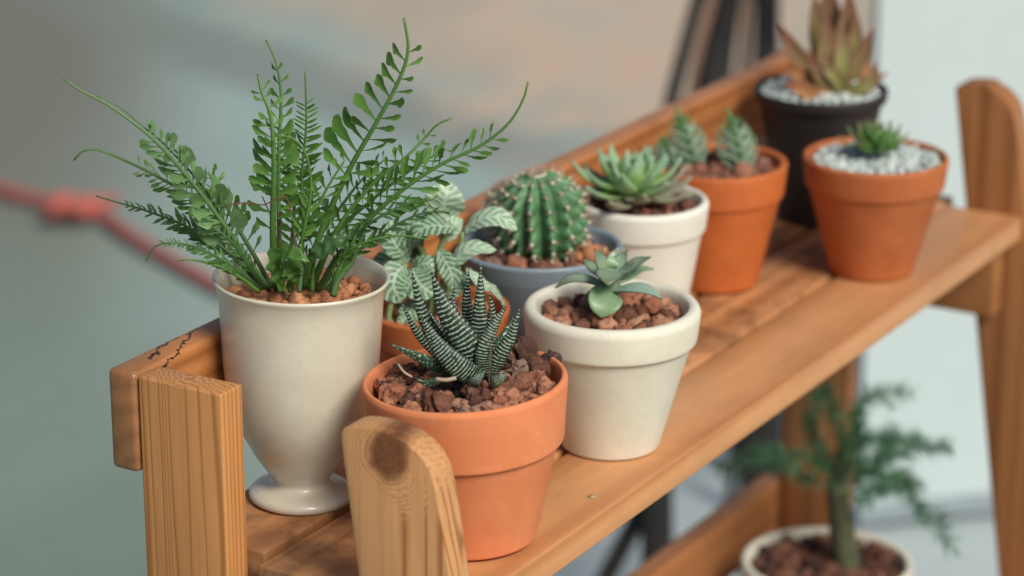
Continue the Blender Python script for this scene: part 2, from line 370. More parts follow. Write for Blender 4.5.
dv = (P1-P0).normalized(); nv = Vector((dv.y, -dv.x, 0)); nv = nv if nv.dot(HD) > 0 else -nv
def slab(name, a, b_, th, z0, z1, m, parent):
    mb = MB(); q = [a, b_, b_+nv*th, a+nv*th]
    mb.add([Vector((p.x, p.y, z0)) for p in q]+[Vector((p.x, p.y, z1)) for p in q], [(3, 2, 1, 0), (4, 5, 6, 7), (0, 1, 5, 4), (1, 2, 6, 5), (2, 3, 7, 6), (3, 0, 4, 7)])
    return mb.build(name, m, parent, smooth=False)
slab('panel', P0, P1, .015, FZ+.03, .10, M['panel'], root)
slab('baseboard', P0-nv*.006, P1-nv*.006, .027, FZ+.009, FZ+.03, plain('baseboard_paint', (.30, .36, .40), .5), root)

# ------------------------------------------------------------------ red rope on the ground
mb = MB()
rp = [onz(x, y, FZ+.016) for x, y in ((-120, 140), (-50, 168), (0, 189), (40, 200), (70, 208), (100, 214), (130, 235), (175, 262), (215, 284), (270, 310), (330, 330))]
tube(mb, rp, .0085, 10, 60)
kn = onz(78, 207, FZ+.03)
for k in range(2):
    lp = [kn + Vector((math.cos(a)*.024, math.sin(a)*.016, .008*math.sin(a*2+k))) .copy() + RT*(k-1)*.022 for a in [i*math.pi/5+k for i in range(10)]]
    tube(mb, lp, .010, 8, 30)
tube(mb, [kn, kn+RT*.03+HD*.02, kn+RT*.05+HD*.04], .008, 8, 10)
ro = mb.build('rope', plain('red_rope', (.46, .11, .09), .8), origin=rp[4])
tag(ro, 'red rope with a knot stretched across the ground at the left', 'rope')

# ------------------------------------------------------------------ black folding chair in the background
cb = Vector(onz(690, 330, FZ)); root = empty('folding_chair', cb, 'black folding chair standing out of focus behind the plant stand', 'chair')
M['chair'] = plain('black_metal', (.012, .011, .011), .85)
def rel(x, y, d):
    dd = ray(x, y); return CAM_LOC + dd*(d/dd.dot(HD))
def bar(name, pts, wd, th, m=None):
    mb = MB(); P = [Vector(p) for p in pts]
    leaf(mb, P, (lambda v: wd(v)) if callable(wd) else (lambda v: wd), lambda v: th, HD*-1, rows=12, m=12)
    return mb.build(name, m or M['chair'], root)
bar('backrest_post', [rel(716, -70, 3.05), rel(698, 0, 3.0), rel(672, 99, 2.9), rel(662, 150, 2.85)], .0085, .008)
bar('backrest_slat', [rel(742, -70, 3.05), rel(731, 0, 3.0), rel(719, 60, 2.93), rel(706, 150, 2.86)], lambda v: .009+.012*v, .01)
bar('backrest_post', [rel(768, -70, 3.05), rel(767, 0, 3.0), rel(766, 60, 2.9), rel(765, 150, 2.85)], .0145, .008)
bar('wooden_slat', [rel(722, -70, 3.07), rel(714, 0, 3.02), rel(700, 60, 2.95), rel(688, 140, 2.88)], .008, .006, plain('chair_wood', (.36, .21, .14), .6))
bar('wooden_slat', [rel(752, -70, 3.07), rel(748, 0, 3.02), rel(744, 60, 2.95), rel(738, 140, 2.88)], .006, .006, plain('chair_wood_pale', (.45, .30, .21), .6))
bar('top_rail', [rel(706, -75, 3.05), rel(745, -80, 3.05), rel(776, -75, 3.05)], .016, .01)
mb = MB(); q = [rel(662, 160, 2.88), rel(775, 150, 2.88), rel(775, 235, 2.5), rel(650, 240, 2.5)]; zz = -.235
q = [Vector((p.x, p.y, zz)) for p in q]; mb.add(q+[p-Z*.02 for p in q], [(0, 1, 2, 3), (7, 6, 5, 4), (0, 4, 5, 1), (1, 5, 6, 2), (2, 6, 7, 3), (3, 7, 4, 0)]); mb.build('seat', M['chair'], root, smooth=False)
def leg_to_floor(x0, y0, x1, y1, d, wd, name='leg'):
    a = rel(x0, y0, d); b_ = rel(x1, y1, d); k = (a.z-(FZ+.01))/(a.z-b_.z); bar(name, [a, a.lerp(b_, k)], wd, .008)
leg_to_floor(655, 250, 657, 541, 2.5, .016); leg_to_floor(760, 240, 760, 480, 2.5, .020)
leg_to_floor(752, 300, 607, 576, 2.52, .010, 'leg'); leg_to_floor(765, 160, 740, 400, 2.85, .006)

# ------------------------------------------------------------------ plant stand
stand = empty('plant_stand', (1.38, .72, FZ), 'oiled pine plant stand with slatted shelves and raised back rail', 'plant stand')
def board(name, x0, x1, y0, y1, z0, z1, m, axis='X', bev=.0015, parent=None, mesh=None):
    """axis = the length; local x of the mesh runs along the grain"""
    c = Vector(((x0+x1)/2, (y0+y1)/2, (z0+z1)/2)); d = (x1-x0, y1-y0, z1-z0)
    rot = Matrix() if axis == 'X' else (Matrix.Rotation(R(90), 4, 'Z') if axis == 'Y' else Matrix(((0, 0, 1, 0), (0, 1, 0, 0), (1, 0, 0, 0), (0, 0, 0, 1))) @ Matrix.Diagonal((1, 1, -1, 1)))
    L, B, H = (d[0], d[1], d[2]) if axis == 'X' else ((d[1], d[0], d[2]) if axis == 'Y' else (d[2], d[1], d[0]))
    mb = MB(); boxmb(mb, -L/2, L/2, -B/2, B/2, -H/2, H/2)
    o = mb.build(name, m, stand, smooth=False, local=True)
    o.matrix_local = WM[stand.name].inverted() @ Matrix.Translation(c) @ rot
    bevel(o, bev); return o
board('shelf_plank', 1.021, 1.7512, .629, .684, -.0165, 0, M['wood_top'], bev=.0012)
board('shelf_plank', 1.011, 1.775, .6885, .7425, -.0165, -.0005, M['wood_dirty'], bev=.0016)
board('shelf_plank', 1.024, 1.775, .7475, .803, -.0165, .0003, M['wood_dirty'], bev=.0016)
board('back_rail', 1.0015, 1.775, .8062, .8230, .0375, .0900, M['wood_rail'], bev=.003)
board('back_post', 1.003, 1.0205, .7550, .8052, FZ+.001, .0885, M['wood_post'], 'Z', bev=.0012)
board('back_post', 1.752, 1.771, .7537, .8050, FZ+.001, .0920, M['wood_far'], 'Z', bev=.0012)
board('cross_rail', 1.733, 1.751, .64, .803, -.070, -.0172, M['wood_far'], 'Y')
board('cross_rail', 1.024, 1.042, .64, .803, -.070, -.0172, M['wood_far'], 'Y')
# lower tier
LZ = -.327
board('lower_rail', 1.0015, 1.775, .8062, .8235, LZ+.044, LZ+.0945, M['wood'], bev=.003)
for i in range(4): board('lower_plank', 1.024, 1.75, .55+i*.0635, .608+i*.0635, LZ-.0165, LZ, M['wood'], bev=.002)
board('cross_rail', 1.733, 1.751, .53, .803, LZ-.07, LZ-.0172, M['wood_far'], 'Y')
board('cross_rail', 1.024, 1.042, .53, .803, LZ-.07, LZ-.0172, M['wood_far'], 'Y')
# slanted front legs, rounded at the front of the top
def front_leg(x0, th, m, dy=0.0, lean_=0.0, nar=0.0):
    sl = .13; out = []
    ytl, ztl = .6855, .0812
    bot = FZ+.001
    YL = lambda z: .6843-.125*(.087-z); YF = lambda z: .6215-.125*(0-z) if z < 0 else .6215+.14*z
    OUTL = [(.6249, .0244), (.6290, .0486), (.6315, .0625), (.6340, .0710), (.6378, .0768), (.6432, .0812), (.6478, .0836), (.6525, .0851), (.6590, .0862), (.6645, .0866), (.6715, .0863), (.6773, .0855), (.6824, .0838), (.6843, .0805)]
    out += [(YL(bot), bot), (YF(bot), bot), (YF(.0), .0)] + OUTL; out = [((y+nar if y < YL(z)-.03 else y)-(.087-z)*lean_, z+(.0022 if z > .03 else 0)) for y, z in out]
    n = len(out); c = Vector((x0+th/2, (ytl+.64)/2, -.28)); shift = Vector((0, dy, 0))
    # local frame: x up the grain, y across, z through the thickness
    loc = [(z-c.z, y-c.y) for y, z in out]
    v = [(a_, b_, -th/2) for a_, b_ in loc]+[(a_, b_, th/2) for a_, b_ in loc]
    f = [tuple(range(n)), tuple(range(2*n-1, n-1, -1))]+[(i, n+i, n+(i+1) % n, (i+1) % n) for i in range(n)]
    mb = MB(); mb.add(v, f); o = mb.build('front_leg', m, stand, smooth=False, local=True)
    rot = Matrix(((0, 0, -1, 0), (0, 1, 0, 0), (1, 0, 0, 0), (0, 0, 0, 1)))
    o.matrix_local = WM[stand.name].inverted() @ Matrix.Translation(c+shift) @ rot
    bevel(o, .0012, 2); return o
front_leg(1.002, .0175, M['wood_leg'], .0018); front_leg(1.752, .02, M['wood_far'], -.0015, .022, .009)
M['nail'] = plain('nail', (.45, .36, .26), .5)
for x, y in ((592, 497), (1010, 252-30)):
    p = onz(x, y, 0); mb = lathe([(0.0, .0002), (.0019, .0002), (.0019, .0006), (.0001, .0008)], 20); mb.v = [a+Vector((p.x, p.y, 0)) for a in mb.v]; mb.build('nail_head', M['nail'], stand)

# ------------------------------------------------------------------ stones
import bmesh as _bm
def ico(sub):
    b = _bm.new(); _bm.ops.create_icosphere(b, subdivisions=sub, radius=1); v = [p.co.copy() for p in b.verts]; f = [tuple(q.index for q in fc.verts) for fc in b.faces]; b.free(); return v, f
ICO = {1: ico(1), 2: ico(2), 3: ico(3)}
def stones(parent, c, rad, z, size, mat_, seed, sub=2, layers=2, dome=0.0, var=.45, rough=.35, name='gravel', avoid=None, cover=1.0):
    rg = random.Random(seed); mb = MB(); v0, f0 = ICO[sub]; c = Vector(c)
    for L in range(layers):
        placed = []; tries = 0; target = int(cover*(rad/size)**2*1.5)+4
        while tries < 4000 and len(placed) < target:
            tries += 1; s = size*rg.uniform(1-var, 1+var); a = rg.uniform(0, 2*math.pi); r = (rad-s*.75)*math.sqrt(rg.random())
            x, y = r*math.cos(a), r*math.sin(a)
            if any((x-px)**2+(y-py)**2 < ((s+ps)*.72)**2 for px, py, ps in placed): continue
            placed.append((x, y, s))
            zz = z+dome*(1-(r/rad)**2)-size*.9*(layers-1-L)+rg.uniform(-.25, .35)*size
            q = Matrix.Rotation(rg.uniform(0, 6.28), 3, Vector((rg.gauss(0, 1), rg.gauss(0, 1), rg.gauss(0, 1))).normalized())
            el = Vector((rg.uniform(.75, 1.2), rg.uniform(.75, 1.15), rg.uniform(.65, 1.0))); sd_ = Vector((rg.uniform(0, 99), rg.uniform(0, 99), 0))
            pts = []
            for p in v0:
                k = 1+rough*(noise.noise(p*1.3+sd_)*.9+noise.noise(p*3.1+sd_)*.6+(noise.noise(p*6.5+sd_)*.35 if sub > 1 else 0))
                pts.append(c+Vector((x, y, zz))+q @ Vector((p.x*el.x, p.y*el.y, p.z*el.z))*(s*k))
            mb.add(pts, f0, t=rg.random())
    o = mb.build(name, mat_, parent, smooth=(sub < 2 or rough < .45)); o['kind'] = 'stuff'; return o
def soil(parent, c, rad, z):
    mb = lathe([(0.0005, z), (rad*.5, z), (rad, z)], 40); rg = random.Random(3)
    mb.v = [Vector(c)+p+Vector((0, 0, rg.uniform(-.0012, .0012))) for p in mb.v]; return mb.build('soil', M['soil'], parent)
def pot(parent, c, prof, m, name='pot', wob=0.0):
    mb = lathe(prof, 96); mb.v = [Vector(c)+p for p in mb.v]; return mb.build(name, m, parent)
def band_pot(rt, H, rb, bh, wall, rband=None, step=.0022, lip=.0012, depth=.010):
    """classic flower pot: outer profile bottom to top, over the lip, down the inside"""
    rband = rband or rt*.955; ru = rband-step
    p = [(.0001, .0006), (rb-.002, .0004), (rb-.0008, 0), (rb, .0012), (ru, H-bh-.0010), (rband-.0004, H-bh), (rband, H-bh+.0015), (rt, H-lip), (rt-lip*.6, H), (rt-wall+lip*.5, H), (rt-wall, H-lip), (rt-wall-.0015, H-depth-.006), (.0005, H-depth-.007)]
    return rnd_prof(p, lip*.9, 3)

# ---- 1. goblet with the fern
G = onz(301.5, 497.5, 0)+Vector((0, 0, .0006))
gob = empty('potted_fern', G, 'leafy green fern in a tall cream footed goblet at the left end of the shelf', 'potted plant', rot=Matrix.Rotation(R(1.3), 4, HD))
gp = [(.0001, .001), (.018, .0004), (.0255, 0), (.0270, .0012), (.0271, .0034), (.0255, .0052), (.0215, .0066), (.0172, .0072), (.0150, .0086), (.0142, .0102), (.0150, .0124), (.0185, .0165), (.0240, .0245), (.0285, .0330), (.0325, .0400), (.0360, .0500), (.0382, .0600), (.0396, .0720), (.0405, .0860), (.0411, .0980), (.0417, .1080), (.0427, .1145), (.0441, .1178), (.0448, .1190), (.0447, .1200), (.0438, .1203), (.0428, .1195), (.0415, .1160), (.0404, .1090), (.039, .09), (.0005, .09)]
mb = lathe(gp, 96); mb.build('goblet', M['glaze'], gob, local=True)
GT = WM[gob.name] @ Vector((0, 0, .1)); GT.z = G.z
soil(gob, GT, .0395, .1035)
stones(gob, GT, .0395, .1070, .0046, M['clayball'], 5, sub=2, layers=2, rough=.32, dome=.002)
M['fern'] = leafmat('fern_leaf', (.078, .19, .036), tip=(.12, .25, .055), tip0=.75, rough=.42, transl=.22, noise_amt=.3, edge=(.10, .22, .05), edge0=.9)
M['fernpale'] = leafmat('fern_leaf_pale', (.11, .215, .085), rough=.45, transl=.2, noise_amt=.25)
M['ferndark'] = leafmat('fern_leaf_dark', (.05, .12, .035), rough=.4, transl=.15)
M['brown'] = leafmat('dead_stem', (.14, .06, .03), rough=.8)
LP_WIDE = [(0, .10), (.15, .14), (.35, .30), (.58, .62), (.78, .95), (.90, 1.0), (.97, .72), (1.0, .35)]
LP_SPOON = [(0, .12), (.2, .18), (.4, .34), (.6, .70), (.78, .98), (.9, .88), (.97, .55), (1.0, .2)]
LP_THIN = [(0, .25), (.2, .7), (.45, 1.0), (.7, .85), (.88, .45), (1.0, .05)]
def frond(pts, off, a, b_, n, Ll, Wl, prof, mt, seed, ang=50, sides=(1, 1), rad=.0011, tipcurl=0, face=None, taper=(.7, 1, .45), droop=.15, lj=.15, startr=1.0, thin_r=.8):
    """pts in image pixels (base first), off = metres nearer (-) or farther (+) for each point"""
    rg = random.Random(seed); P3 = [at(x, y, G, o_) for (x, y), o_ in zip(pts, off)]
    mb = MB(); P = tube(mb, P3, lambda v: rad*1.15*(1-.68*v), 7, 46, t=.35)
    N = len(P); face = Vector(face) if face is not None else (-HD+Z*.35)
    face = face.normalized()
    for i in range(n):
        u = a+(b_-a)*i/(n-1); k = u*(N-1); k0 = int(min(k, N-2)); p = P[k0].lerp(P[k0+1], k-k0)
        T = (P[min(k0+2, N-1)]-P[max(k0-2, 0)]).normalized()
        s_ = T.cross(face).normalized(); s_ = (Matrix.Rotation(rg.uniform(-.55, .55), 3, T) @ s_).normalized(); q = s_.cross(T).normalized()
        vv = i/(n-1); sz = (taper[0]+(taper[1]-taper[0])*min(vv/.3, 1)) if vv < .3 else taper[1]+(taper[2]-taper[1])*((vv-.3)/.7)
        for sgn, on in ((1, sides[0]), (-1, sides[1])):
            if not on or rg.random() < .03: continue
            an = R(ang+rg.uniform(-7, 7)); tw = rg.uniform(-.6, .6)+.25
            d = T*math.cos(an)+s_*(sgn*math.sin(an))+q*rg.uniform(-.1, .35)
            nn = (q*math.cos(tw)+T.cross(q)*math.sin(tw)*sgn)
            sc_ = sz*on*rg.uniform(1-lj, 1+lj)
            blade(mb, p+T*(rg.uniform(-.3, .3)*.0015)+T*(.0006*sgn), d, nn, Ll*sc_*1.2, Wl*sc_*rg.uniform(.7, 1.1), prof, droop=droop*rg.uniform(-.6, 3.0), fold=rg.uniform(.1, .45), t=rg.random()**2*.9, scallop=1, skew=-sgn*rg.uniform(.3, 1.0))
    return mb.build('frond', mt, gob)
px = 1/1960.
F, FP, FD = M['fern'], M['fernpale'], M['ferndark']
frond([(276, 287), (273, 230), (274, 165), (271, 118), (262, 92), (258, 74)], [0, -.01, -.015, -.012, -.008, -.005], .30, .92, 16, 25*px, 6.4*px, LP_WIDE, F, 1, ang=62, rad=.0019)
frond([(282, 287), (279, 220), (279, 150), (281, 95), (276, 62), (266, 40)], [0, .005, .01, .012, .015, .02], .35, .86, 11, 20*px, 6*px, LP_WIDE, F, 2, ang=50, rad=.0013, taper=(1, 1, .4))
frond([(300, 287), (303, 225), (302, 175), (306, 130), (306, 100), (305, 71)], [.01, .015, .02, .02, .02, .02], .40, .84, 20, 19*px, 2.6*px, LP_THIN, F, 3, ang=62, rad=.0011, taper=(1, 1, .5))
frond([(303, 287), (325, 222), (352, 165), (378, 120), (399, 80), (408, 50), (404, 18)], [0, .0, -.005, -.01, -.01, -.01, -.01], .42, .88, 11, 31*px, 7.0*px, LP_WIDE, F, 4, ang=58, sides=(.72, 0), rad=.0017, taper=(1.1, 1.1, .55))
frond([(303, 286), (326, 221), (353, 164), (379, 119), (400, 79), (408.5, 50), (404, 19)], [0, .0, -.005, -.01, -.01, -.01, -.01], .42, .86, 11, 30*px, 8.4*px, LP_WIDE, F, 44, ang=66, sides=(0, 1), rad=.0014, taper=(1.1, 1.1, .6))
frond([(312, 288), (340, 225), (375, 182), (405, 158), (425, 138), (437, 125), (452, 118)], [0, -.005, -.005, -.005, 0, 0, 0], .42, .86, 11, 17*px, 4.2*px, LP_SPOON, F, 5, ang=60, rad=.0013)
frond([(318, 290), (350, 240), (395, 196), (440, 165), (480, 146), (508, 124), (523, 100), (528, 82)], [0, -.01, -.018, -.02, -.02, -.02, -.02, -.02], .34, .78, 14, 25*px, 5.0*px, LP_SPOON, F, 6, ang=46, rad=.0014, taper=(1, 1.05, .55))
frond([(268, 288), (240, 248), (212, 208), (180, 168), (150, 136), (110, 106), (80, 90), (63, 78)], [0, -.01, -.02, -.03, -.035, -.035, -.035, -.035], .22, .68, 23, 25*px, 8.0*px, LP_SPOON, FP, 7, ang=44, rad=.0014, taper=(1.1, 1.05, .55), face=-HD+Z*.8)
frond([(235, 243), (205, 190), (165, 145), (140, 124), (118, 106), (97, 96)], [0, -.015, -.03, -.03, -.02, -.02], .5, .6, 2, 10*px, 3*px, LP_SPOON, FP, 8, rad=.0007)
frond([(266, 288), (232, 240), (195, 200), (160, 178), (128, 162), (98, 150), (82, 152), (74, 160)], [0, 0, -.005, -.01, -.012, -.014, -.014, -.012], .28, .70, 19, 20*px, 4.0*px, LP_SPOON, F, 9, ang=50, rad=.0012, taper=(1, 1, .5), face=-HD+Z*.7)
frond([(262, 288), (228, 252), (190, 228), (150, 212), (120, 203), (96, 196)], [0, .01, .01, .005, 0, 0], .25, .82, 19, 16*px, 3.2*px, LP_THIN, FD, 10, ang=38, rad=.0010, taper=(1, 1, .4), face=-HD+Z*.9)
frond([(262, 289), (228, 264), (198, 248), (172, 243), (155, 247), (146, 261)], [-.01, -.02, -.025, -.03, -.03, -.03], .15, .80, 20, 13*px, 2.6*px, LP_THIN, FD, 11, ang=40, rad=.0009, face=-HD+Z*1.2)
frond([(258, 291), (238, 276), (212, 264), (190, 260), (178, 261)], [-.015, -.02, -.025, -.03, -.03], .3, .7, 7, 8*px, 1.5*px, LP_THIN, F, 12, ang=25, rad=.0011)
frond([(272, 288), (258, 262), (238, 228), (222, 198), (208, 172)], [.01, .015, .02, .02, .02], .3, .95, 9, 24*px, 5*px, LP_SPOON, F, 13, ang=58, rad=.0013, sides=(1, .9))
frond([(292, 288), (303, 235), (311, 190), (306, 155), (292, 138), (275, 136)], [-.01, -.02, -.02, -.02, -.02, -.02], .3, .62, 9, 20*px, 3.6*px, LP_THIN, F, 14, ang=45, rad=.0012)
frond([(288, 288), (302, 240), (318, 205), (332, 180), (345, 160)], [-.01, -.015, -.02, -.02, -.02], .3, 1.0, 10, 20*px, 5*px, LP_WIDE, F, 15, ang=50, rad=.0012)
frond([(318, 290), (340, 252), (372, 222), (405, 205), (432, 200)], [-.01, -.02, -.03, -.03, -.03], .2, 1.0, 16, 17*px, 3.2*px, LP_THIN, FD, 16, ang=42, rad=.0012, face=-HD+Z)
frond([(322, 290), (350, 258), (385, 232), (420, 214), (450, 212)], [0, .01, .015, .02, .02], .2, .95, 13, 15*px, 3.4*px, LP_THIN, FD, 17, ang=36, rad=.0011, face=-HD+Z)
frond([(322, 289), (342, 256), (372, 240), (405, 236), (430, 240)], [-.015, -.03, -.035, -.035, -.035], .3, .7, 8, 13*px, 2.4*px, LP_THIN, F, 18, ang=30, rad=.0009)
frond([(330, 291), (338, 272), (348, 252), (356, 236), (362, 226)], [-.02, -.025, -.025, -.025, -.025], .25, 1.0, 9, 15*px, 3.2*px, LP_SPOON, F, 19, ang=35, rad=.0016)
frond([(308, 288), (338, 232), (372, 200), (408, 172), (446, 148)], [.0, .005, .0, -.0, -.0], .25, .98, 16, 20*px, 4.4*px, LP_SPOON, F, 20, ang=50, rad=.0012)
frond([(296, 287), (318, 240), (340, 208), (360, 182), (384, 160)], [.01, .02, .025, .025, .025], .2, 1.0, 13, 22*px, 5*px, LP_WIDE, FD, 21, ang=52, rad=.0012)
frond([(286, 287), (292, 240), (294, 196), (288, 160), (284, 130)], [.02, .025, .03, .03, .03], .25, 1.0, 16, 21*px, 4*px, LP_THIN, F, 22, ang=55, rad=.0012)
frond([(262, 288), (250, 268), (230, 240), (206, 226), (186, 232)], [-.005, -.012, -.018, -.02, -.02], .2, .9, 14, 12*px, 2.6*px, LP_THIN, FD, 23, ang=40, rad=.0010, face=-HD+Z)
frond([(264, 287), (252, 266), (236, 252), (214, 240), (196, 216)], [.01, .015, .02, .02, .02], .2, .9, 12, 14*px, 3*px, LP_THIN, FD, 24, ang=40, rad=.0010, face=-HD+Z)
# bare and dead stems
for k, (q, o_, rr, mt_) in enumerate([([(276, 291), (275, 262), (279, 232), (281, 212)], 0, .0013, 'brown'), ([(280, 290), (277, 250), (272, 220), (262, 196)], -.005, .0006, 'brown'), ([(299, 292), (302, 262), (300, 244)], -.02, .0013, 'fernpale'), ([(312, 292), (314, 262), (322, 240)], -.015, .0012, 'fern'), ([(290, 292), (290, 262), (286, 246)], -.015, .0013, 'fern'), ([(333, 296), (338, 280), (352, 262), (357, 246)], -.025, .0019, 'fernpale'), ([(300, 290), (288, 200), (266, 205), (238, 203), (222, 208)], -.02, .0006, 'brown')]):
    mb = MB(); tube(mb, [at(x, y, G, o_) for x, y in q], lambda v: rr*(1-.5*v), 7, 16); mb.build('stem', M[mt_], gob)
# two broad crinkled young leaves at the base
def broad(q, o_, wd, mt_, parent, base, name='broad_leaf', nrm=None, th=.0004):
    mb = MB(); leaf(mb, [at(x, y, base, oo) for (x, y), oo in zip(q, o_)], lambda v: wd*(.78+.22*math.sin(v*40))*(math.sin(math.pi*min(1, v*.96+.04))**.75), lambda v: th, nrm or (-HD+Z*.7), rows=34, m=22, chan=.35, rough=.0016, seed=wd*1e4); return mb.build(name, M[mt_], parent)
broad([(283, 292), (276, 262), (290, 253), (310, 262)], (-.02, -.024, -.03, -.034), .0058, 'fern', gob, G)
broad([(303, 262), (322, 250), (342, 240), (358, 226)], (-.02, -.025, -.025, -.02), .0055, 'ferndark', gob, G)
broad([(296, 282), (292, 268), (297, 258), (302, 250)], (-.02, -.024, -.024, -.024), .006, 'fern', gob, G)

# ---- 2. near terracotta pot with the zebra haworthia
N0 = onz(474, 538, 0)+Vector((0, 0, .0014))
lean = Matrix.Rotation(R(-3.0), 4, HD)
nr = empty('potted_haworthia', N0, 'white striped zebra haworthia in the bright orange terracotta pot nearest the camera', 'potted succulent', rot=lean)
def localpot(parent, prof, m):
    mb = lathe(prof, 96); return mb.build('pot', m, parent, local=True)
localpot(nr, band_pot(.0510, .0845, .0318, .0330, .0040, rband=.0478, step=.0032, lip=.0022, depth=.012), M['terra'])
top = (WM[nr.name] @ Vector((0, 0, .0725)))
soil(nr, (WM[nr.name] @ Vector((0, 0, 0))), .0455, .0700)
stones(nr, (top.x, top.y, 0), .0462, .0765, .0070, M['lava_near'], 11, sub=3, layers=2, rough=.62, dome=.003, cover=1.1)
rs = onz(526, 367, .082); stones(nr, (rs.x, rs.y, 0), .017, .0835, .0078, M['lava_near'], 12, sub=3, layers=1, rough=.6, cover=1.2)
rx = onz(545, 362, .084)
mb = MB()
def zebra():
    m, t, b = mat('haworthia_leaf'); oc = coord(t); uv = coord(t, 'UV'); sep = nd(t, 'ShaderNodeSeparateXYZ'); lk(t, uv, sep.inputs[0]); U, V = sep.outputs[0], sep.outputs[1]
    a = nd(t, 'ShaderNodeAttribute', attribute_name='tone').outputs['Fac']
    uc = mth(t, 'ABSOLUTE', mth(t, 'MULTIPLY_ADD', U, 2, -1))
    wob = mth(t, 'MULTIPLY_ADD', noisen(t, 230, 2, .5, oc), 2.6, -1.3)
    ph = mth(t, 'ADD', mth(t, 'MULTIPLY', V, mth(t, 'MULTIPLY_ADD', a, 60, 135)), mth(t, 'ADD', wob, mth(t, 'MULTIPLY', uc, -1.6)))
    s_ = mth(t, 'MULTIPLY_ADD', mth(t, 'SINE', ph), .5, .5)
    th = mth(t, 'MULTIPLY_ADD', mth(t, 'POWER', uc, 3), .16, .72)
    br = noisen(t, 900, 1, .5, oc)
    k = smooth(t, mth(t, 'SUBTRACT', mth(t, 'ADD', s_, mth(t, 'MULTIPLY_ADD', br, 1.0, -.5)), th), 0, .14)
    k = mth(t, 'MULTIPLY', k, smooth(t, V, 0.02, .10))
    base = mixc(t, smooth(t, noisen(t, 200, 2, .5, oc), .3, .7), (.004, .015, .010), (.011, .034, .019))
    c = mixc(t, k, base, (.36, .45, .34)); lk(t, c, b.inputs['Base Color']); b.inputs['Roughness'].default_value = .5
    bump(t, b, k, .8, .0007); return m
M['zebra'] = zebra()
M['zebra_dot'] = leafmat('haworthia_dotted', (.016, .045, .024), spot=(.45, .55, .42), rough=.5, noise_amt=.3)
def hleaf(q, off, wd, mt='zebra', nrm=None, th=.55, n=60):
    mb = MB(); w_ = wd*px*.49
    prof = lambda v: w_*((.72+.28*math.sin(math.pi*min(v/.5, 1)*.5)) if v < .3 else (.72+.28*math.sin(math.pi*.3))*max(.05, (1-((v-.3)/.7)**1.45)))
    leaf(mb, [at(x, y, N0, o_) for (x, y), o_ in zip(q, off)], prof, lambda v: prof(v)*th, nrm or HD, rows=26, m=16, chan=-.12, t=random.Random(q[0][0]*7+q[-1][0]).random())
    # raised white teeth along both margins
    return mb.build('leaf', M[mt], nr)
hleaf([(470, 372), (440, 366), (412, 354), (388, 343)], (0, -.01, -.02, -.022), 17, 'zebra_dot')
hleaf([(466, 372), (438, 352), (416, 330), (402, 303)], (0, -.0, 0, 0), 15)
hleaf([(474, 372), (446, 350), (424, 316), (411, 268)], (.004, .0, 0, .002), 20)
hleaf([(474, 372), (458, 356), (434, 326), (420, 300)], (.01, .012, .014, .016), 26)
hleaf([(480, 373), (468, 345), (446, 310), (431, 271)], (-.006, -.010, -.008, .0), 31)
hleaf([(480, 379), (460, 367), (438, 345), (420, 314)], (-.012, -.018, -.016, -.010), 26)
hleaf([(478, 372), (468, 350), (458, 322), (452, 296)], (.002, .0, .002, .004), 18)
hleaf([(484, 374), (488, 345), (492, 318), (490, 290)], (.008, .01, .012, .012), 16)
hleaf([(480, 372), (474, 340), (467, 305), (469, 267)], (.006, .010, .012, .012), 17)
hleaf([(482, 374), (479, 340), (480, 300), (481, 264)], (.0, -.0, .002, .006), 19, 'zebra')
hleaf([(474, 372), (462, 345), (450, 320), (455, 285)], (.012, .016, .018, .018), 17)
hleaf([(484, 376), (484, 350), (494, 325), (508, 303)], (-.010, -.014, -.012, -.010), 19)
hleaf([(490, 378), (498, 358), (511, 336), (520, 308)], (-.004, -.008, -.008, -.006), 17)
hleaf([(488, 374), (496, 350), (505, 334), (513, 318)], (.008, .012, .014, .016), 15, 'zebra_dot')
hleaf([(480, 378), (474, 381), (478, 378), (486, 370)], (-.014, -.020, -.022, -.018), 16)
hleaf([(488, 376), (495, 381), (503, 376), (507, 370)], (-.010, -.016, -.016, -.012), 14)
hleaf([(440, 380), (428, 383), (420, 381), (415, 377)], (-.012, -.020, -.022, -.022), 10, 'zebra_dot')
mb = MB(); tube(mb, [at(489, 386, N0, -.02), at(490, 345, N0, -.016), at(491, 316, N0, -.01), at(488, 298, N0, -.01)], .00035, 5, 14); mb.build('dry_stalk', M['brown'], nr)
mb = MB(); tube(mb, [at(398, 364, N0, -.026), at(404, 372, N0, -.03), at(412, 377, N0, -.03)], .0006, 5, 8); tube(mb, [at(436, 379, N0, -.03), at(446, 380, N0, -.031), at(456, 378, N0, -.03)], .0011, 6, 8); mb.build('twig', M['nail'], nr)

# ---- 3. white pot with the small echeveria
W0 = Vector((1.2380, .6702, .0006))
wr = empty('potted_echeveria', W0, 'small grey-green echeveria in a white clay pot just right of the bright orange pot', 'potted succulent')
pot(wr, W0, band_pot(.0478, .0800, .0268, .0195, .0080, rband=.0460, step=.0030, lip=.0034, depth=.008), M['whitepot'])
soil(wr, W0, .0385, .0700)
stones(wr, W0, .0385, .0728, .0062, M['pumice'], 23, sub=3, layers=2, rough=.44, cover=.85, var=.3)
M['ech'] = leafmat('echeveria_leaf', (.20, .28, .19), tip=(.12, .15, .10), edge=(.07, .075, .055), rough=.34, noise_amt=.3, edge0=.6, tip0=.6, sss=.1)
M['echblue'] = leafmat('echeveria_leaf_blue', (.19, .27, .22), edge=(.05, .06, .045), rough=.35, noise_amt=.25, edge0=.8, sss=.1)
M['echlight'] = leafmat('echeveria_young_leaf', (.17, .27, .15), rough=.4, noise_amt=.2, sss=.15)
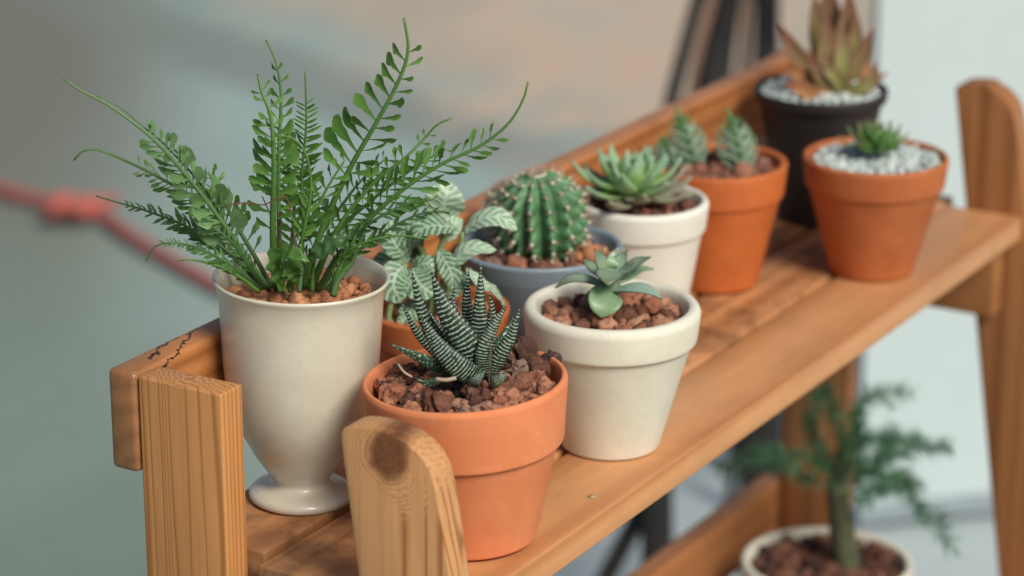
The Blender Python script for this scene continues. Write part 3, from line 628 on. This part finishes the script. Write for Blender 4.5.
def fleaf(q, off, wd, base, parent, mt, th=.28, nrm=None, chan=.25, tip=1.5, name='leaf', root_w=.45, peak=.55):
    mb = MB(); w_ = wd*((Vector(base)-CAM_LOC).dot(FW)/FPX)*.5
    def prof(v):
        if v < peak: k = root_w+(1-root_w)*math.sin(v/peak*math.pi/2)
        else: k = max(.05, 1-((v-peak)/(1-peak))**tip)
        return w_*k
    leaf(mb, [at(x, y, base, o_) for (x, y), o_ in zip(q, off)], prof, lambda v: w_*th*(1-.6*v), nrm or (Z-HD*.3), rows=18, m=14, chan=chan, t=random.Random(int(q[0][0]*7+q[-1][0])).random()*.6)
    return mb.build(name, M[mt], parent)
E3 = [([(612, 290), (590, 281), (570, 280), (555, 288)], (0, -.005, -.01, -.012), 17, 'ech', None), ([(610, 292), (606, 298), (603, 308), (601, 318)], (-.004, -.014, -.020, -.022), 34, 'echlight', (-HD+Z*.5)),
      ([(612, 292), (630, 289), (648, 291), (663, 299)], (-.006, -.012, -.014, -.014), 18, 'echblue', None), ([(612, 284), (626, 278), (640, 270), (654, 269)], (.0, .006, .010, .012), 16, 'echlight', None),
      ([(612, 278), (604, 270), (599, 260), (595, 249)], (.0, -.004, -.006, -.006), 22, 'ech', (HD*-.6+Z*.7+RT*.5)), ([(610, 278), (598, 272), (590, 266), (583, 259)], (.006, .01, .012, .014), 16, 'ech', None),
      ([(612, 276), (614, 266), (616, 256), (617, 247)], (.008, .012, .016, .018), 20, 'ech', (-HD+Z*.3)), ([(614, 278), (626, 272), (638, 263), (651, 257)], (.002, .002, .002, .002), 17, 'ech', None),
      ([(611, 272), (609, 277), (608, 282), (608, 286)], (-.006, -.016, -.022, -.024), 30, 'ech', (-HD*.7+Z)), ([(613, 272), (618, 266), (622, 258), (628, 250)], (.004, .01, .014, .016), 15, 'ech', None),
      ([(612, 272), (604, 264), (602, 256), (604, 248)], (.006, .01, .012, .012), 13, 'echlight', (RT+Z*.4)), ([(613, 274), (622, 273), (628, 270), (634, 262)], (-.006, -.01, -.012, -.012), 14, 'ech', None), ([(612, 271), (611, 266), (612, 262), (614, 257)], (0, -.002, -.002, 0), 14, 'echlight', -HD)]
for q, o_, wd, mt_, nn in E3: fleaf(q, o_, wd, W0, wr, mt_, nrm=nn, tip=2.6 if wd > 30 and q[0][1] > 285 else 1.7)
mb = MB(); tube(mb, [at(608, 303, W0, -.004), at(612, 290, W0, -.004), at(612, 272, W0, -.002)], .0046, 10, 8); mb.build('stem', M['echlight'], wr)

# ---- 4. fittonia in the hidden terracotta pot
T0 = Vector((1.2132, .7645, .0012))
fr = empty('potted_fittonia', T0, 'white veined fittonia in a terracotta pot squeezed between the goblet and the blue-grey bowl', 'potted plant')
pot(fr, T0, band_pot(.0395, .0690, .0255, .018, .0045), M['terra_far'])
soil(fr, T0, .034, .0590); stones(fr, T0, .034, .0605, .0042, M['clayball'], 31, sub=2, layers=1, rough=.4)
def fitt(name, gr, wh, dens):
    m, t, b = mat(name); oc = coord(t); uv = coord(t, 'UV'); sep = nd(t, 'ShaderNodeSeparateXYZ'); lk(t, uv, sep.inputs[0]); U, V = sep.outputs[0], sep.outputs[1]
    au = mth(t, 'ABSOLUTE', mth(t, 'MULTIPLY_ADD', U, 2, -1))
    n = mth(t, 'MULTIPLY_ADD', noisen(t, 260, 2, .5, oc), 1.6, -.8)
    lat = mth(t, 'SINE', mth(t, 'ADD', mth(t, 'SUBTRACT', mth(t, 'MULTIPLY', V, 44), mth(t, 'MULTIPLY', au, 9)), n))
    k1 = smooth(t, lat, dens, dens+.35); k2 = smooth(t, au, .12, .04)
    vo = nd(t, 'ShaderNodeTexVoronoi', feature='DISTANCE_TO_EDGE'); vo.inputs['Scale'].default_value = 480; lk(t, oc, vo.inputs['Vector'])
    k3 = mth(t, 'MULTIPLY', smooth(t, vo.outputs[0], .12, .04), .4)
    k = mth(t, 'MAXIMUM', mth(t, 'MAXIMUM', k1, k2), k3)
    c = mixc(t, k, gr, wh); lk(t, c, b.inputs['Base Color']); b.inputs['Roughness'].default_value = .5
    tr = nd(t, 'ShaderNodeBsdfTranslucent'); lk(t, c, tr.inputs[0]); mx = nd(t, 'ShaderNodeMixShader'); mx.inputs[0].default_value = .15
    lk(t, b.outputs[0], mx.inputs[1]); lk(t, tr.outputs[0], mx.inputs[2]); lk(t, mx.outputs[0], t.nodes['Material Output'].inputs[0]); bump(t, b, k, -.4, .0006); return m
M['fit'] = fitt('fittonia_leaf', (.05, .155, .06), (.44, .57, .44), .40); M['fitpale'] = fitt('fittonia_pale_leaf', (.21, .35, .20), (.50, .62, .50), .1)
M['fitstem'] = leafmat('fittonia_stem', (.22, .30, .13), rough=.5, noise_amt=.2)
def oval(q, off, wd, mt, nrm=None):
    mb = MB(); w_ = wd*1.2*((T0-CAM_LOC).dot(FW)/FPX)*.5
    leaf(mb, [at(x, y, T0, o_) for (x, y), o_ in zip(q, off)], lambda v: w_*max(.06, math.sin(math.pi*(v*.97+.02))**.62), lambda v: .0004, nrm or (-HD+Z*.7), rows=20, m=18, chan=.10, rough=.0010, seed=q[0][0])
    mb.build('leaf', M[mt], fr)
oval([(446, 224), (444, 210), (446, 196), (450, 182)], (.012, .012, .01, .014), 34, 'fitpale', -HD+Z*.2)
oval([(456, 228), (440, 226), (424, 228), (414, 238)], (.002, -.002, -.006, -.008), 24, 'fit', -HD*.5+Z)
oval([(464, 232), (482, 219), (500, 218), (517, 230)], (.0, -.004, -.006, -.006), 22, 'fitpale', -HD*.6+Z)
oval([(446, 270), (458, 258), (474, 248), (496, 250)], (-.004, -.008, -.008, -.006), 18, 'fitpale', -HD*.6+Z)
oval([(404, 256), (396, 246), (390, 232), (392, 220)], (0, -.004, -.004, 0), 22, 'fit')
oval([(404, 266), (396, 274), (394, 288), (402, 302)], (-.006, -.012, -.016, -.018), 28, 'fit', -HD+Z*.2)
oval([(412, 268), (416, 278), (424, 288), (434, 294)], (-.004, -.010, -.014, -.014), 30, 'fit', -HD+Z*.3)
oval([(412, 270), (420, 265), (430, 264), (438, 270)], (0, -.004, -.006, -.006), 16, 'fit')
oval([(400, 268), (390, 262), (382, 264), (376, 272)], (.006, .006, .004, .004), 20, 'fit')
oval([(404, 268), (404, 254), (410, 244), (422, 236)], (.0, .002, .0, .0), 16, 'fit', -HD+RT)
oval([(466, 268), (482, 284), (494, 290), (505, 306)], (-.002, -.006, -.006, -.004), 15, 'fitpale', HD*-.2+Z)
oval([(440, 240), (448, 232), (454, 224), (462, 220)], (.004, .004, .006, .01), 18, 'fitpale')
oval([(440, 296), (450, 288), (458, 280), (468, 276)], (.004, .004, .006, .01), 22, 'fit')
oval([(416, 300), (410, 312), (404, 320), (396, 322)], (-.004, -.01, -.012, -.012), 18, 'fit')
oval([(420, 262), (412, 252), (414, 240), (424, 228)], (.012, .014, .014, .016), 20, 'ferndark')
oval([(438, 250), (446, 262), (452, 276), (452, 290)], (-.004, -.008, -.012, -.012), 18, 'fit', -HD+Z*.2)
oval([(400, 250), (412, 236), (424, 224), (430, 214)], (.014, .016, .018, .02), 20, 'fit', -HD+Z*.2)
for q, o_ in (([(430, 316), (434, 290), (436, 262), (444, 238), (447, 222)], .002), ([(404, 318), (398, 300), (402, 282), (405, 264)], -.002), ([(436, 314), (448, 290), (456, 262), (464, 232)], 0), ([(428, 312), (428, 280), (424, 256), (418, 244)], .006), ([(440, 312), (442, 290), (446, 270)], -.004), ([(388, 322), (390, 308), (396, 292)], -.016)):
    mb = MB(); tube(mb, [at(x, y, T0, o_) for x, y in q], .0017, 8, 16); mb.build('stem', M['fitstem'], fr)

# ---- 5. blue-grey bowl with the ribbed cactus
B0 = Vector((1.3085, .7555, .0008))
br_ = empty('potted_cactus', B0, 'round ribbed green cactus with pale spines in a blue-grey tapered bowl', 'potted cactus')
pot(br_, B0, rnd_prof([(.0001, .0006), (.021, 0), (.0225, .001), (.030, .028), (.038, .052), (.0445, .0680), (.0474, .0785), (.0468, .0800), (.0442, .0800), (.0432, .0780), (.040, .0660), (.0005, .0660)], .0012, 3), M['blue'], 'bowl')
soil(br_, B0, .0405, .0690); stones(br_, B0, .0410, .0715, .0058, M['pumice_dark'], 41, sub=2, layers=2, rough=.45)
stones(br_, at(588, 252, B0, -.004)*1 - Z*at(588, 252, B0, -.004).z, .013, .0765, .0046, M['clayball'], 42, sub=2, layers=1, rough=.4)
M['cactus'] = leafmat('cactus_skin', (.095, .235, .105), rough=.5, noise_amt=.5, nscale=90, tip=(.10, .2, .08), tip0=.9)
M['areole'] = plain('areole_wool', (.55, .56, .44), .9); M['spine'] = plain('spine', (.50, .36, .28), .6)
def cactus(c, ax, rr, hh, ribs, rows, seed, spn=1.0):
    rg = random.Random(seed); ax = ax.normalized(); e1 = ax.cross(HD).normalized(); e2 = ax.cross(e1)
    nl, na = 44, ribs*8; v = []; uv = []; f = []; ar = []
    def pos(al, be, extra=0):
        # al 0 bottom..1 top
        ph = al*math.pi; s = math.sin(ph)**.8; zc = -math.cos(ph)*hh
        k = .5+.5*math.cos(be*ribs); tub = .5+.5*math.cos(al*rows*2*math.pi)
        r = rr*(1+.10*noise.noise(Vector((math.cos(be)*2, math.sin(be)*2, al*5+seed))))*s*(.74+.24*k**.8*(1+.55*tub))+extra
        return c+ax*zc+e1*(r*math.cos(be))+e2*(r*math.sin(be))
    for i in range(nl+1):
        for j in range(na): be = 2*math.pi*j/na; v.append(pos(i/nl, be)); uv.append((j/na, i/nl*.8))
    for i in range(nl):
        for j in range(na): f.append((i*na+j, i*na+(j+1) % na, (i+1)*na+(j+1) % na, (i+1)*na+j))
    mb = MB(); mb.add(v, f, uv); body = mb.build('cactus_body', M['cactus'], br_)
    wl = MB(); sp = MB(); v0, f0 = ICO[1]
    for kx in range(ribs):
        be = 2*math.pi*kx/ribs
        for ry in range(1, rows+1):
            al = ry/rows*.97
            if al < .12: continue
            p = pos(al, be, .0004); n_ = (p-(c-ax*hh*.1)).normalized()
            if n_.dot(HD) > .55: continue
            wl.add([p+q*(.0010+.0006*rg.random()) for q in v0], f0)
            for s in range(10):
                d = (n_*rg.uniform(.5, 1.2)+Vector((rg.gauss(0, 1), rg.gauss(0, 1), rg.gauss(0, 1)))*.55).normalized(); tube(sp, [p, p+d*.0055*spn*rg.uniform(.6, 1.1)], lambda u: .00022*(1-u*.8), 4, 3, cap=False)
    wl.build('areoles', M['areole'], br_)['kind'] = 'stuff'; s_ = sp.build('spines', M['spine'], br_); s_['kind'] = 'stuff'
cactus(at(541, 218, B0, .0), Vector((0, 0, 1))-RT*.1-HD*.05, .0250, .0262, 14, 9, 1)
cactus(at(508, 218, B0, .014), Vector((0, 0, 1))-RT*.16, .0125, .0185, 10, 7, 2, 1.2)

# ---- 6. white pot behind with the bright rosette
V0 = Vector((1.4110, .7440, .0006))
vr = empty('potted_rosette', V0, 'bright green pointed-leaf rosette in the white pot behind the blue-grey bowl', 'potted succulent')
pot(vr, V0, band_pot(.0400, .0830, .0255, .0185, .0055, lip=.0026, depth=.007), M['whitepot2'])
soil(vr, V0, .034, .0740); stones(vr, V0, .0345, .0760, .0042, M['pumice_dark'], 51, sub=1, layers=1, rough=.4)
M['ros'] = leafmat('rosette_leaf', (.30, .46, .17), tip=(.25, .40, .27), rough=.45, noise_amt=.2, tip0=.35, sss=.1)
M['rosdry'] = leafmat('rosette_old_leaf', (.26, .25, .17), rough=.6, noise_amt=.4)
def rosette(parent, c, N, l0, l1, e0, e1, wd, mt, seed, th=.25, curl=.4, tip=1.4, chan=.25, outer=None, lean=None, peak=.45, h0=0.0, mt_fn=None):
    rg = random.Random(seed); c = Vector(c)
    for i in range(N):
        u = i/(N-1); az = i*2.39996+rg.uniform(-.15, .15); L = (l0+(l1-l0)*u**.8)*rg.uniform(.88, 1.1); el = R(e0+(e1-e0)*u**.75+rg.uniform(-6, 6))
        o = Vector((math.cos(az), math.sin(az), 0)); d = o*math.cos(el)+Z*math.sin(el)
        if lean is not None: d = (d+Vector(lean)*.3).normalized()
        up = Z*math.cos(el)-o*math.sin(el); s = c+o*.0012+Z*h0*(1-u)
        p = [s, s+d*L*.35-up*L*.04*curl, s+d*L*.7+up*L*.02*curl, s+d*L+up*L*curl*.35]
        w_ = wd*(.55+.45*u)*rg.uniform(.9, 1.1)
        prof = lambda v, w_=w_: w_*((.5+.5*math.sin(v/peak*math.pi/2)) if v < peak else max(.04, 1-((v-peak)/(1-peak))**tip))
        mb = MB(); leaf(mb, p, prof, lambda v, w_=w_: w_*th*(1-.5*v), up, rows=14, m=10, chan=chan, t=rg.random()*.5)
        mb.build('leaf', M[outer] if outer and u > .78 else M[mt], parent)
vc = at(631, 196, V0, 0)
rosette(vr, vc, 40, .020, .043, 78, 0, .0085, 'ros', 61, curl=.5, outer='rosdry', tip=1.6, h0=.004)

# ---- 7. orange pot with two spiky columns
O0 = Vector((1.5180, .7490, .0006))
orr = empty('potted_crassula', O0, 'spiky grey-green succulent columns in the orange terracotta pot just before the black pot', 'potted succulent')
pot(orr, O0, band_pot(.0456, .0795, .0290, .0215, .0048, depth=.008), M['terra_mid'])
soil(orr, O0, .039, .0705); stones(orr, O0, .0395, .0730, .0058, M['pumice_dark'], 71, sub=2, layers=2, rough=.4)
M['crass'] = leafmat('crassula_leaf', (.26, .38, .27), spot=(.5, .58, .5), rough=.6, noise_amt=.3, tip=(.16, .28, .14)); M['crassg'] = leafmat('crassula_tip', (.09, .21, .07), rough=.5)
def column(base, tip_, wb, seed):
    rg = random.Random(seed); A = Vector(base); B = Vector(tip_); ax = (B-A).normalized(); e1 = ax.cross(HD).normalized(); e2 = ax.cross(e1); n = 11
    mb = MB(); tube(mb, [A, A.lerp(B, .5), B], lambda v: wb*.35*(1-.8*v), 8, 8); core = mb.build('stem', M['crassg'], orr)
    for i in range(n):
        u = i/(n-1); c = A.lerp(B, u*.86); k = (.70+.45*math.sin(min(1, u*3.2)*1.57))*(1-u)**.62+.10
        for j in range(5):
            a = j*2*math.pi/5+i*.63; o = e1*math.cos(a)+e2*math.sin(a); L = wb*k*1.15*rg.uniform(.85, 1.15)
            mb = MB(); s = c+o*.001; leaf(mb, [s, s+o*L*.5+ax*L*.12, s+o*L*.85+ax*L*.45, s+o*L*1.0+ax*L*.85], lambda v: wb*.30*k*(1-.9*v**1.6), lambda v: wb*.13*k*(1-.7*v), ax, rows=8, m=8, t=rg.random()*.5); mb.build('leaf', M['crass' if u < .8 else 'crassg'], orr)
column(at(694, 168, O0, 0), at(676, 106, O0, .0), .0105, 1)
column(at(741, 172, O0, -.006), at(728, 108, O0, -.004), .0105, 2)
column(at(672, 166, O0, -.002), at(662, 134, O0, -.002), .0075, 3)

# ---- 8. black pot with the reddish rosette
K0 = Vector((1.6784, .7500, .0006))
kr = empty('potted_red_succulent', K0, 'reddish yellow broad-leaved succulent on white gravel in the tall black pot', 'potted succulent')
pot(kr, K0, rnd_prof([(.0001, .0006), (.0245, 0), (.026, .001), (.0415, .082), (.0445, .0835), (.0452, .0900), (.0444, .0912), (.0428, .0910), (.042, .088), (.0405, .080), (.0005, .080)], .0008, 3), M['black'])
soil(kr, K0, .0405, .0850); stones(kr, K0, .0415, .0880, .0030, M['whitegravel'], 81, sub=1, layers=1, rough=.2, dome=.002, cover=1.3)
M['red'] = leafmat('red_leaf', (.22, .17, .07), tip=(.16, .06, .04), edge=(.20, .075, .045), rough=.45, noise_amt=.5, nscale=60, tip0=.25); M['yel'] = leafmat('yellow_leaf', (.24, .24, .08), tip=(.17, .075, .045), edge=(.18, .08, .05), rough=.5, tip0=.3, noise_amt=.6, nscale=50, edge0=.5)
M['rust'] = leafmat('rust_leaf', (.28, .13, .055), tip=(.26, .07, .035), rough=.5, noise_amt=.4)
for q, o_, wd, mt_, nn in [([(832, 90), (812, 74), (794, 50), (778, 22)], (-.004, -.010, -.012, -.012), 17, 'red', None), ([(832, 90), (822, 52), (817, 20), (814, -8)], (.0, .0, .0, .0), 20, 'yel', None),
    ([(838, 88), (832, 45), (829, 12), (830, -24)], (.004, .01, .01, .01), 26, 'red', None), ([(838, 86), (844, 50), (848, 20), (850, -12)], (.002, .0, .0, .0), 22, 'red', None), ([(838, 88), (848, 62), (855, 38), (856, 10)], (-.004, -.006, -.006, -.006), 16, 'yel', None),
    ([(842, 90), (855, 68), (865, 48), (874, 26)], (-.006, -.008, -.008, -.008), 15, 'red', None), ([(842, 93), (860, 88), (872, 80), (878, 62)], (-.014, -.02, -.02, -.02), 14, 'yel', None), ([(830, 93), (812, 86), (797, 72), (774, 72)], (-.010, -.014, -.018, -.018), 16, 'rust', None),
    ([(832, 95), (814, 94), (796, 86), (782, 84)], (-.016, -.026, -.028, -.028), 15, 'rust', None), ([(836, 90), (826, 60), (828, 35), (824, 12)], (-.008, -.012, -.012, -.010), 18, 'red', None), ([(836, 93), (824, 80), (816, 66), (804, 58)], (-.016, -.020, -.022, -.020), 15, 'red', None),
    ([(840, 92), (841, 70), (843, 45), (842, 22)], (-.010, -.014, -.012, -.010), 17, 'yel', None), ([(840, 92), (836, 78), (828, 68), (822, 52)], (-.018, -.022, -.022, -.020), 13, 'yel', None), ([(838, 86), (862, 82), (878, 78), (888, 72)], (.01, .02, .024, .026), 12, 'red', None)]:
    fleaf(q, o_, wd*1.05, K0, kr, mt_, nrm=nn or -HD, chan=.3, th=.12)

# ---- 9. far terracotta pot with the tiny rosette
R0 = Vector((1.5890, .6705, .0006))
rr_ = empty('potted_houseleek', R0, 'tiny green houseleek on white gravel in the terracotta pot nearest the far right leg', 'potted succulent')
pot(rr_, R0, band_pot(.0466, .0770, .0268, .0195, .0042, lip=.0018, depth=.006), M['terra_far'])
soil(rr_, R0, .041, .0715); stones(rr_, R0, .0415, .0738, .0030, M['whitegravel'], 91, sub=1, layers=1, rough=.2, cover=1.3)
M['leek'] = leafmat('houseleek_leaf', (.12, .26, .07), tip=(.16, .15, .07), rough=.5, noise_amt=.3, tip0=.72)
rosette(rr_, at(876, 153, R0, 0), 52, .013, .0245, 80, 16, .0038, 'leek', 92, curl=.5, h0=.006, tip=1.5)

# ---- 10. pot on the lower shelf with the needle-leaved shrublet
S0 = Vector((1.655, .722, LZ+.0006))
sr = empty('potted_conifer', S0, 'dark needle-leaved bonsai shrub with a thick trunk in the white pot on the lower shelf', 'potted plant')
pot(sr, S0, band_pot(.0605, .0860, .036, .022, .0065, lip=.003, depth=.008), M['whitepot'])
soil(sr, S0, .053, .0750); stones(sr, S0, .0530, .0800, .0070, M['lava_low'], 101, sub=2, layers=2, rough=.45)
M['needle'] = leafmat('needle_leaf', (.045, .135, .065), rough=.5, noise_amt=.4, transl=.1); M['trunk'] = clay('bark', (.085, .10, .05), (.05, .055, .03), .9, scale=120)
def zp(x, y): return (700+x/2.796, 370+y/2.796)
tk = MB(); tube(tk, [at(*zp(415, 590), S0, 0), at(*zp(405, 500), S0, 0), at(*zp(390, 400), S0, 0), at(*zp(385, 330), S0, 0), at(*zp(398, 240), S0, 0)], lambda v: .0105*(1-.4*v), 14, 24); tk.build('trunk', M['trunk'], sr)
BR = [([(385, 330), (300, 300), (210, 262), (120, 262), (50, 280)], -.01), ([(385, 320), (330, 260), (240, 238), (150, 235)], -.02), ([(390, 300), (400, 200), (372, 110), (345, 55)], .0), ([(395, 280), (425, 170), (470, 80), (565, 62)], .005), ([(400, 300), (480, 250), (580, 225), (690, 212)], -.005),
      ([(395, 350), (480, 330), (560, 330), (625, 390), (665, 430), (700, 482)], -.01), ([(385, 320), (330, 220), (310, 130), (330, 80)], .01), ([(395, 300), (440, 220), (500, 190), (560, 200), (620, 185)], .015), ([(395, 310), (470, 290), (540, 300), (600, 330)], .01),
      ([(400, 330), (440, 300), (500, 260), (540, 180)], .01), ([(395, 320), (430, 250), (450, 170), (430, 110)], -.01), ([(600, 360), (560, 300), (500, 330), (450, 370)], -.015)]
rg = random.Random(7)
def needles(mb, P, i0, per, l0, l1):
    for i in range(i0, len(P)):
        T = (P[min(i+1, len(P)-1)]-P[i-1]).normalized()
        for j in range(per):
            rv = Vector((rg.gauss(0, 1), rg.gauss(0, 1), rg.gauss(0, 1))); d = (rv-T*rv.dot(T)).normalized()+T*rg.uniform(.3, 1.2); p0 = P[i-1].lerp(P[i], rg.random())
            blade(mb, p0, d, rv.cross(d)+Z*.01, rg.uniform(l0, l1), .00027, [(0, .7), (.5, 1.0), (1, .15)], t=rg.random()*.6)
for q, o_ in BR:
    mb = MB(); Pp = [at(*zp(*p), S0, o_*(1+i*.8)) for i, p in enumerate(q)]; P = tube(mb, Pp, lambda v: .0009*(1-.6*v), 6, 40)
    needles(mb, P, 6, 6, .008, .015)
    for i in range(8, 40, 4):
        T = (P[min(i+1, 39)]-P[i-1]).normalized(); d = (T+Vector((rg.gauss(0, 1), rg.gauss(0, 1), rg.gauss(0, 1)))*.55).normalized(); L = rg.uniform(.010, .024)
        L *= .75; tw = tube(mb, [P[i], P[i]+d*L*.5+Z*.001, P[i]+d*L], .0004, 5, 9); needles(mb, tw, 1, 3, .006, .011)
    mb.build('branch', M['needle'], sr)
